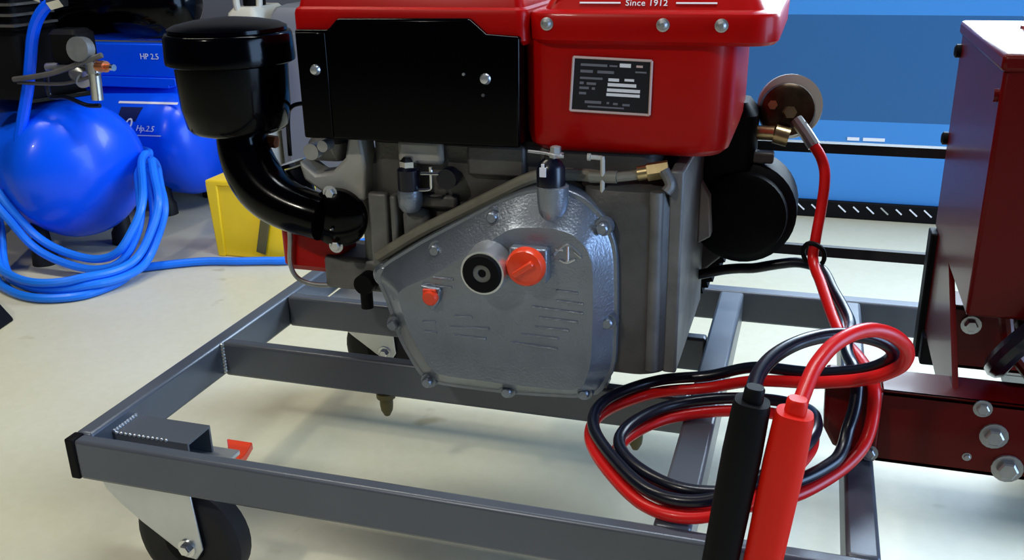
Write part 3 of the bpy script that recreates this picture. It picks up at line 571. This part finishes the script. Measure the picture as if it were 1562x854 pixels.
c2, e2, d2 = compressor('air_compressor', (-.855, 1.50), math.radians(-4), .155, .50, .195, 'blue air compressor with printed belt guard standing against the wall')
guard = obj('belt_guard', G().box(-1.25, -.838, 1.425, 1.46, .372, .460), 'blue', c2, .004)
obj('guard_strip', G().box(-1.25, -.838, 1.42, 1.43, .352, .372), 'blue', c2, .002)
obj('deck', G().box(-1.30, -.86, 1.42, 1.60, .345, .356), 'blue', c2, .002)
text('lettering', 'HP 2.5', .0215, (-.940, 1.4242, .420), (1, 0, 0), (0, 0, 1), 'white', guard)
obj('motor', G().lathe((-1.20, 1.53, .53), (1, 0, 0), [(0, .03), (0, .075), (.25, .075), (.28, .05), (.285, .01)], 32), 'blackm', c2)
dd = Vector((.9976, -.0698, 0))
def on2(x, z, lift=.0012):           # point on the tank's near side
    dz = z-.195; off = math.sqrt(max(0, (.155+lift)**2-dz*dz)); a = (x+.855)/dd.x
    return Vector((-.855, 1.5, 0))+dd*a+Vector((-.0698, -.9976, 0))*off+Vector((0, 0, z))
def decal(name, quad, m):
    pts = []; N = 6
    for i in range(N+1):
        t = i/N; l = (quad[0][0]*(1-t)+quad[3][0]*t, quad[0][1]*(1-t)+quad[3][1]*t); r = (quad[1][0]*(1-t)+quad[2][0]*t, quad[1][1]*(1-t)+quad[2][1]*t)
        pts += [on2(*l), on2(*r)]
    g = G().add(pts, [(2*i, 2*i+1, 2*i+3, 2*i+2) for i in range(N)]); return obj(name, g, m, c2)
decal('print_line', [(-1.005, .310), (-.812, .314), (-.812, .309), (-1.005, .305)], 'white')
decal('print_line', [(-.933, .2315), (-.842, .2345), (-.842, .2315), (-.933, .2285)], 'white')
decal('logo_patch', [(-.99, .297), (-.918, .299), (-.930, .265), (-.99, .262)], 'navy')
nrm = on2(-.93, .26)-Vector((on2(-.93, .26).x, 1.5, .195)); nrm.normalize(); upv = Vector((0, 0, 1))-nrm*nrm.z
text('lettering', '0', .052, on2(-.968, .240, .003), dd, upv, 'white', c2, .25)
text('lettering', 'Hp.2.5', .022, on2(-.924, .2425, .003), dd, upv, 'white', c2, .2)

# ------------------------------------------------------------------ blue air hose, hung in loops over the tank and trailing over the floor
hose_path = [(-0.9795, 0.9151, 0.1913), (-0.965, 0.9132, 0.1708), (-0.9506, 0.9141, 0.1507), (-0.9367, 0.9162, 0.1315), (-0.9222, 0.9175, 0.1128), (-0.9061, 0.9183, 0.09517), (-0.8873, 0.9188, 0.0806), (-0.8663, 0.9189, 0.06928), (-0.8439, 0.9187, 0.06088), (-0.821, 0.9186, 0.05432), (-0.7976, 0.9186, 0.04945), (-0.774, 0.9191, 0.04593), (-0.7502, 0.9197, 0.04483), (-0.7265, 0.9207, 0.0474), (-0.7038, 0.9233, 0.05432), (-0.6848, 0.9302, 0.06718), (-0.6736, 0.9421, 0.08473), (-0.6671, 0.9562, 0.1031), (-0.6622, 0.9714, 0.1216), (-0.6608, 0.9876, 0.1397), (-0.6643, 1.004, 0.1564), (-0.6719, 1.021, 0.1722), (-0.6823, 1.037, 0.1871), (-0.6939, 1.054, 0.2007), (-0.7062, 1.071, 0.2125), (-0.7189, 1.089, 0.2227), (-0.7316, 1.109, 0.2295), (-0.7424, 1.13, 0.233), (-0.7498, 1.152, 0.235), (-0.7625, 1.18, 0.2092), (-0.7821, 1.198, 0.2026), (-0.807, 1.21, 0.1987), (-0.8305, 1.22, 0.197), (-0.8518, 1.231, 0.1963), (-0.8711, 1.244, 0.196), (-0.8898, 1.259, 0.1963), (-0.9089, 1.273, 0.1975), (-0.9293, 1.285, 0.1998), (-0.9512, 1.294, 0.2036), (-0.9735, 1.301, 0.2087), (-0.9957, 1.308, 0.2151), (-1.017, 1.313, 0.2232), (-1.039, 1.317, 0.2336), (-1.059, 1.321, 0.2475), (-1.074, 1.321, 0.2668), (-1.098, 1.321, 0.2913), (-1.132, 1.32, 0.3162), (-1.166, 1.326, 0.3272), (-1.2, 1.317, 0.3248), (-1.225, 1.298, 0.3201), (-1.248, 1.275, 0.3179), (-1.264, 1.248, 0.3178), (-1.276, 1.22, 0.3202), (-1.284, 1.191, 0.324), (-1.287, 1.16, 0.3274), (-1.286, 1.129, 0.3303), (-1.277, 1.1, 0.3305), (-1.26, 1.077, 0.324), (-1.243, 1.056, 0.3189), (-1.227, 1.035, 0.3153), (-1.211, 1.014, 0.3122), (-1.196, 0.9938, 0.3091), (-1.18, 0.9745, 0.3053), (-1.164, 0.9562, 0.3002), (-1.147, 0.9392, 0.293), (-1.13, 0.925, 0.283), (-1.11, 0.9171, 0.2709), (-1.09, 0.9134, 0.2574), (-1.07, 0.9111, 0.2432), (-1.051, 0.9097, 0.2285), (-1.032, 0.9087, 0.2134), (-1.014, 0.9078, 0.1979), (-0.9966, 0.9062, 0.1818), (-0.9806, 0.9035, 0.1648), (-0.9652, 0.9018, 0.1466), (-0.9499, 0.9027, 0.1274), (-0.9361, 0.9043, 0.1074), (-0.9221, 0.9059, 0.08771), (-0.9055, 0.907, 0.07022), (-0.8857, 0.9074, 0.05642), (-0.8637, 0.9074, 0.04624), (-0.841, 0.9073, 0.03821), (-0.8176, 0.9074, 0.03209), (-0.794, 0.9078, 0.02732), (-0.7701, 0.9089, 0.02399), (-0.746, 0.9103, 0.02336), (-0.722, 0.9127, 0.02615), (-0.6994, 0.9181, 0.03222), (-0.6822, 0.9295, 0.04323), (-0.6734, 0.9445, 0.05909), (-0.669, 0.9596, 0.07749), (-0.6663, 0.9744, 0.09628), (-0.6674, 0.989, 0.1152), (-0.6723, 1.004, 0.1338), (-0.6807, 1.018, 0.1511), (-0.6909, 1.033, 0.1669), (-0.7022, 1.049, 0.1808), (-0.7148, 1.065, 0.1914), (-0.7281, 1.083, 0.1985), (-0.7389, 1.102, 0.2048), (-0.7456, 1.125, 0.2119), (-0.7492, 1.151, 0.2153), (-0.7631, 1.18, 0.2295), (-0.7822, 1.198, 0.2292), (-0.806, 1.21, 0.2286), (-0.829, 1.22, 0.2277), (-0.8493, 1.234, 0.2261), (-0.8681, 1.248, 0.2242), (-0.8864, 1.263, 0.2227), (-0.9053, 1.278, 0.2221), (-0.9253, 1.291, 0.2229), (-0.9467, 1.301, 0.2256), (-0.9689, 1.307, 0.2304), (-0.9908, 1.313, 0.2366), (-1.012, 1.317, 0.2444), (-1.033, 1.319, 0.2545), (-1.052, 1.318, 0.2679), (-1.068, 1.314, 0.286), (-1.092, 1.309, 0.3059), (-1.116, 1.309, 0.32), (-1.151, 1.31, 0.3354), (-1.18, 1.308, 0.3475), (-1.209, 1.299, 0.3404), (-1.229, 1.278, 0.3396), (-1.245, 1.256, 0.3415), (-1.258, 1.23, 0.3441), (-1.267, 1.204, 0.3462), (-1.272, 1.176, 0.348), (-1.274, 1.148, 0.3501), (-1.268, 1.12, 0.3502), (-1.254, 1.096, 0.3449), (-1.239, 1.074, 0.3415), (-1.224, 1.052, 0.3393), (-1.208, 1.032, 0.3376), (-1.193, 1.012, 0.3353), (-1.177, 0.9925, 0.332), (-1.161, 0.9742, 0.3268), (-1.145, 0.9575, 0.3181), (-1.13, 0.9448, 0.3037), (-1.116, 0.9385, 0.2844), (-1.105, 0.9342, 0.2633), (-1.095, 0.9308, 0.2421), (-1.084, 0.928, 0.2209), (-1.074, 0.9248, 0.1993), (-1.066, 0.9245, 0.1758), (-1.058, 0.9271, 0.1533), (-1.048, 0.9249, 0.1324), (-1.036, 0.9176, 0.1137), (-1.024, 0.9072, 0.09679), (-1.012, 0.8947, 0.0813), (-0.9993, 0.8808, 0.06707), (-0.9862, 0.8661, 0.0539), (-0.9724, 0.8511, 0.04165), (-0.9574, 0.8365, 0.03024), (-0.9407, 0.8227, 0.02014), (-0.9219, 0.8096, 0.01368), (-0.9015, 0.7973, 0.01118), (-0.8801, 0.7865, 0.01109), (-0.858, 0.7772, 0.01054), (-0.8355, 0.7691, 0.0097), (-0.8124, 0.7624, 0.009769), (-0.7889, 0.7579, 0.01018), (-0.7649, 0.757, 0.01044), (-0.7413, 0.7613, 0.01031), (-0.7189, 0.77, 0.01015), (-0.6985, 0.7825, 0.00993), (-0.6818, 0.7999, 0.009715), (-0.6717, 0.8219, 0.0097), (-0.6656, 0.8443, 0.0097), (-0.6606, 0.8676, 0.01017), (-0.6583, 0.8915, 0.01192), (-0.6583, 0.9153, 0.01567), (-0.6584, 0.9377, 0.02448), (-0.6579, 0.9574, 0.03848), (-0.6573, 0.9754, 0.05468), (-0.6566, 0.992, 0.07269), (-0.6546, 1.006, 0.09231), (-0.6536, 1.019, 0.1131), (-0.6576, 1.031, 0.1319), (-0.6673, 1.045, 0.1476), (-0.6797, 1.059, 0.1609), (-0.6927, 1.075, 0.1728), (-0.706, 1.09, 0.1841), (-0.7197, 1.107, 0.1928), (-0.7333, 1.126, 0.1967), (-0.7468, 1.146, 0.1967), (-0.7577, 1.168, 0.1923), (-0.7736, 1.188, 0.1837), (-0.7961, 1.201, 0.1777), (-0.8199, 1.211, 0.1753), (-0.8419, 1.222, 0.175), (-0.8616, 1.234, 0.175), (-0.8799, 1.249, 0.1752), (-0.8982, 1.264, 0.176), (-0.9175, 1.277, 0.1777), (-0.9383, 1.289, 0.1805), (-0.9604, 1.298, 0.1847), (-0.9826, 1.305, 0.19), (-1.005, 1.311, 0.1967), (-1.026, 1.317, 0.205), (-1.047, 1.322, 0.2157), (-1.066, 1.326, 0.2298), (-1.083, 1.33, 0.2492), (-1.101, 1.33, 0.2746), (-1.13, 1.33, 0.2997), (-1.183, 1.33, 0.3175), (-1.213, 1.318, 0.3043), (-1.24, 1.296, 0.299), (-1.26, 1.269, 0.2968), (-1.276, 1.24, 0.2976), (-1.287, 1.21, 0.2999), (-1.294, 1.179, 0.303), (-1.297, 1.147, 0.3067), (-1.294, 1.115, 0.3095), (-1.284, 1.085, 0.3102), (-1.262, 1.064, 0.3041), (-1.242, 1.045, 0.2988), (-1.223, 1.025, 0.2948), (-1.206, 1.006, 0.2915), (-1.189, 0.9878, 0.2882), (-1.173, 0.97, 0.2841), (-1.156, 0.9535, 0.2783), (-1.14, 0.9406, 0.2683), (-1.123, 0.9365, 0.2523), (-1.109, 0.9405, 0.2337), (-1.096, 0.9484, 0.215), (-1.085, 0.9573, 0.1957), (-1.074, 0.9606, 0.1742), (-1.058, 0.9603, 0.154), (-1.041, 0.955, 0.1362), (-1.025, 0.9444, 0.12), (-1.011, 0.9314, 0.1046), (-0.9973, 0.9171, 0.08997), (-0.9844, 0.902, 0.07613), (-0.9715, 0.8865, 0.06307), (-0.9582, 0.8711, 0.05086), (-0.9436, 0.8563, 0.03979), (-0.9271, 0.8422, 0.03137), (-0.9086, 0.8286, 0.02731), (-0.8881, 0.8161, 0.02549), (-0.8662, 0.8056, 0.02449), (-0.844, 0.7964, 0.02286), (-0.821, 0.7884, 0.02193), (-0.797, 0.7826, 0.02172), (-0.7728, 0.779, 0.02216), (-0.7484, 0.7794, 0.02268), (-0.7246, 0.7847, 0.02351), (-0.7022, 0.7942, 0.02514), (-0.682, 0.8074, 0.02787), (-0.6651, 0.8257, 0.02746), (-0.6546, 0.8477, 0.02543), (-0.6477, 0.8708, 0.02434), (-0.6429, 0.8941, 0.02435), (-0.6409, 0.918, 0.02527), (-0.64, 0.9415, 0.02934), (-0.6393, 0.9632, 0.03916), (-0.6389, 0.982, 0.05364), (-0.6385, 0.9988, 0.07044), (-0.6374, 1.014, 0.08856), (-0.6347, 1.026, 0.1087), (-0.635, 1.039, 0.129), (-0.6427, 1.053, 0.1461), (-0.6547, 1.068, 0.1603), (-0.6681, 1.082, 0.1724), (-0.6814, 1.098, 0.1832), (-0.6937, 1.113, 0.1935), (-0.707, 1.13, 0.1999), (-0.7218, 1.145, 0.1974), (-0.7366, 1.157, 0.1834), (-0.7571, 1.167, 0.1721), (-0.7748, 1.181, 0.1594), (-0.7963, 1.193, 0.152), (-0.82, 1.202, 0.1479), (-0.8424, 1.211, 0.1476), (-0.8624, 1.223, 0.1488), (-0.8807, 1.238, 0.1501), (-0.8986, 1.253, 0.1517), (-0.9176, 1.267, 0.1535), (-0.9384, 1.279, 0.1556), (-0.9609, 1.288, 0.1577), (-0.9839, 1.295, 0.1597), (-1.007, 1.302, 0.161), (-1.03, 1.308, 0.1614), (-1.054, 1.314, 0.1601), (-1.077, 1.32, 0.1563), (-1.1, 1.326, 0.1486), (-1.123, 1.33, 0.1359), (-1.147, 1.33, 0.1191), (-1.199, 1.33, 0.1294), (-1.23, 1.318, 0.1633), (-1.257, 1.296, 0.1894), (-1.277, 1.267, 0.212), (-1.293, 1.237, 0.2307), (-1.303, 1.204, 0.2456), (-1.308, 1.17, 0.2574), (-1.309, 1.137, 0.2669), (-1.305, 1.105, 0.2735), (-1.293, 1.073, 0.2777), (-1.268, 1.051, 0.2755), (-1.246, 1.033, 0.2724), (-1.226, 1.014, 0.2698), (-1.208, 0.9956, 0.2673), (-1.191, 0.9769, 0.2644), (-1.174, 0.9587, 0.2607), (-1.157, 0.9413, 0.2555), (-1.14, 0.9267, 0.2467), (-1.121, 0.9218, 0.2324), (-1.105, 0.9271, 0.2152), (-1.09, 0.9355, 0.1973), (-1.073, 0.9422, 0.1809), (-1.055, 0.9441, 0.1648), (-1.039, 0.9388, 0.1486), (-1.025, 0.9285, 0.1329), (-1.012, 0.9158, 0.1178), (-0.9995, 0.9018, 0.1032), (-0.9871, 0.8871, 0.08927), (-0.9744, 0.8719, 0.07595), (-0.9609, 0.8566, 0.06352), (-0.9458, 0.8419, 0.05256), (-0.928, 0.8281, 0.04476), (-0.9085, 0.8149, 0.04113), (-0.8874, 0.8034, 0.04019), (-0.8654, 0.7938, 0.03983), (-0.8429, 0.7851, 0.03892), (-0.8201, 0.778, 0.03839), (-0.7969, 0.7728, 0.03862), (-0.7732, 0.7701, 0.03955), (-0.7496, 0.772, 0.0405), (-0.7269, 0.7787, 0.04177), (-0.706, 0.7896, 0.04356), (-0.6878, 0.8045, 0.04614), (-0.6739, 0.8251, 0.04506), (-0.6646, 0.8471, 0.04235), (-0.6577, 0.8698, 0.04095), (-0.6528, 0.8929, 0.04124), (-0.6509, 0.9163, 0.04294), (-0.6496, 0.9388, 0.04883), (-0.6474, 0.9587, 0.06092), (-0.6452, 0.9757, 0.0768), (-0.6428, 0.991, 0.09443), (-0.6396, 1.005, 0.1137), (-0.6384, 1.018, 0.1337), (-0.642, 1.033, 0.1527), (-0.6523, 1.048, 0.1686), (-0.6652, 1.064, 0.1822), (-0.679, 1.079, 0.1942), (-0.6918, 1.095, 0.2067), (-0.704, 1.11, 0.219), (-0.7169, 1.128, 0.2251), (-0.7283, 1.147, 0.2191), (-0.7357, 1.165, 0.2046), (-0.7454, 1.18, 0.1836), (-0.761, 1.193, 0.165), (-0.7812, 1.203, 0.1446), (-0.8055, 1.207, 0.1331), (-0.8287, 1.214, 0.1289), (-0.8492, 1.226, 0.1274), (-0.8676, 1.241, 0.1275), (-0.8853, 1.257, 0.129), (-0.9034, 1.273, 0.1311), (-0.9227, 1.287, 0.1336), (-0.9439, 1.299, 0.136), (-0.9666, 1.307, 0.138), (-0.9897, 1.313, 0.1397), (-1.013, 1.318, 0.1407), (-1.037, 1.322, 0.1406), (-1.061, 1.325, 0.1385), (-1.085, 1.325, 0.1334), (-1.109, 1.323, 0.1234), (-1.135, 1.319, 0.1084), (-1.181, 1.327, 0.1066), (-1.213, 1.317, 0.1251), (-1.236, 1.307, 0.148), (-1.258, 1.29, 0.169), (-1.276, 1.266, 0.1874), (-1.292, 1.241, 0.2028), (-1.303, 1.211, 0.2171), (-1.311, 1.18, 0.2296), (-1.312, 1.145, 0.24), (-1.311, 1.11, 0.2482), (-1.302, 1.075, 0.254), (-1.278, 1.051, 0.2546), (-1.25, 1.038, 0.2521), (-1.227, 1.023, 0.2497), (-1.207, 1.007, 0.2472), (-1.188, 0.9899, 0.2444), (-1.171, 0.973, 0.2407), (-1.153, 0.9566, 0.2352), (-1.135, 0.9437, 0.225), (-1.119, 0.9445, 0.2076), (-1.106, 0.9538, 0.189), (-1.094, 0.964, 0.1702), (-1.081, 0.9707, 0.1509), (-1.067, 0.9688, 0.132), (-1.052, 0.9589, 0.1153), (-1.039, 0.9465, 0.09954), (-1.026, 0.9328, 0.08452), (-1.014, 0.9184, 0.07013), (-1, 0.9036, 0.0563), (-0.9867, 0.8888, 0.04308), (-0.9715, 0.8745, 0.03071), (-0.9539, 0.8612, 0.02028), (-0.9341, 0.8486, 0.01367), (-0.9125, 0.8374, 0.01033), (-0.89, 0.8276, 0.009754), (-0.8681, 0.8185, 0.009719), (-0.8459, 0.8106, 0.0097), (-0.8231, 0.8043, 0.01022), (-0.8002, 0.7996, 0.01179), (-0.7769, 0.799, 0.01286), (-0.7539, 0.8034, 0.01352), (-0.7319, 0.8117, 0.014), (-0.7123, 0.825, 0.0141), (-0.7049, 0.8466, 0.01316), (-0.7105, 0.8698, 0.01168), (-0.7153, 0.8932, 0.01035), (-0.7117, 0.9169, 0.0097), (-0.7034, 0.9392, 0.009969), (-0.6902, 0.9591, 0.01025), (-0.6734, 0.9761, 0.01035), (-0.6547, 0.9911, 0.0104), (-0.6352, 1.005, 0.01043), (-0.6154, 1.019, 0.01046), (-0.5953, 1.032, 0.01047), (-0.5748, 1.044, 0.01048), (-0.5529, 1.054, 0.01049), (-0.53, 1.061, 0.01049), (-0.5066, 1.066, 0.01049), (-0.4831, 1.071, 0.0105), (-0.46, 1.078, 0.0105), (-0.437, 1.085, 0.0105), (-0.4141, 1.092, 0.0105), (-0.3908, 1.097, 0.0105), (-0.3682, 1.105, 0.0105), (-0.3482, 1.118, 0.0105), (-0.3299, 1.134, 0.0105), (-0.3136, 1.151, 0.0105), (-0.2995, 1.171, 0.0105), (-0.288, 1.192, 0.0105), (-0.2778, 1.214, 0.0105), (-0.2684, 1.236, 0.0105), (-0.2592, 1.258, 0.0105), (-0.25, 1.28, 0.0105)]
tag(obj('air_hose', G().tube(hose_path, .0095, 10, 3), 'hose', None), 'coiled blue air hose hanging on the compressor and trailing across floor', 'hose')

# ------------------------------------------------------------------ yellow box, black case
yb = thing('storage_box', (-.47, 1.19, 0), 'yellow plastic box with an olive strap standing on the floor', 'box')
def frust(x0, x1, y0, y1, z0, z1, e):
    return G().add([(x, y, z) for z, k in ((z0, 0), (z1, e)) for x, y in ((x0-k, y0-k), (x1+k, y0-k), (x1+k, y1+k), (x0-k, y1+k))], [(0, 3, 2, 1), (4, 5, 6, 7), (0, 1, 5, 4), (1, 2, 6, 5), (2, 3, 7, 6), (3, 0, 4, 7)])
obj('body', frust(-.560, -.372, 1.125, 1.27, 0, .180, .006), 'yellow', yb, .005)
obj('corner_strip', frust(-.564, -.545, 1.121, 1.140, 0, .182, .006), 'yellow', yb, .003)
obj('lid', G().box(-.570, -.362, 1.115, 1.28, .176, .190), 'yellow', yb, .004)
obj('side_panel', frust(-.435, -.376, 1.118, 1.128, .006, .17, .001), 'yellow', yb, .004)
obj('strap', G().obox((-.428, 1.112, .062), Vector((.25, 0, .97)), (0, 1, 0), Vector((.97, 0, -.25)), .085, .006, .024), 'strap', yb, .002)
cbn = thing('storage_cabinet', (-.45, 1.64, 0), 'grey metal cabinet with rounded top edge standing behind the engine', 'cabinet')
gc = mat('grey_cabinet_paint', (.19, .20, .235), .4)
obj('body', G().rloft(-.622, -.30, 1.55, 1.78, .02, [(0, .002), (.004, 0), (.50, 0), (.525, .004), (.542, .016), (.55, .04)]), gc, cbn)
obj('door', G().box(-.59, -.33, 1.543, 1.551, .04, .48), gc, cbn, .003)
obj('handle', G().cyl((-.36, 1.535, .30), (-.36, 1.535, .38), .007).cyl((-.36, 1.535, .31), (-.36, 1.55, .31), .005).cyl((-.36, 1.535, .37), (-.36, 1.55, .37), .005), 'steel', cbn)
cc = thing('plastic_canister', (-.62, 1.66, 0), 'cream plastic canister between the grey cabinet and the compressor', 'canister')
obj('body', G().rloft(-.735, -.635, 1.52, 1.70, .02, [(0, .004), (.01, 0), (.50, 0), (.53, .006), (.545, .02)]), 'cream', cc)
obj('cap', G().lathe((-.685, 1.60, .543), (0, 0, 1), [(0, .03), (.03, .03), (.034, .026)], 24), 'blackm', cc)
obj('handle', G().tube([(-.70, 1.54, .535), (-.70, 1.54, .57), (-.68, 1.56, .58), (-.66, 1.58, .57), (-.66, 1.58, .535)], .009), 'cream', cc)
bc = thing('tool_case', (-.88, .62, 0), 'black plastic case lying on the floor beside the hose', 'case')
obj('body', G().add([(-.90, .735, 0), (-.742, .665, 0), (-.728, .600, 0), (-.92, .52, 0), (-.92, .735, .045), (-.775, .665, .035), (-.755, .605, .035), (-.92, .53, .045)], [(0, 3, 2, 1), (4, 5, 6, 7), (0, 1, 5, 4), (1, 2, 6, 5), (2, 3, 7, 6), (3, 0, 4, 7)]), 'blackm', bc, .006)
obj('lid_seam', G().box(-.91, -.79, .60, .66, .036, .046), 'rubber', bc, .004)

for o in bpy.data.objects:
    if 'wo' in o: del o['wo']
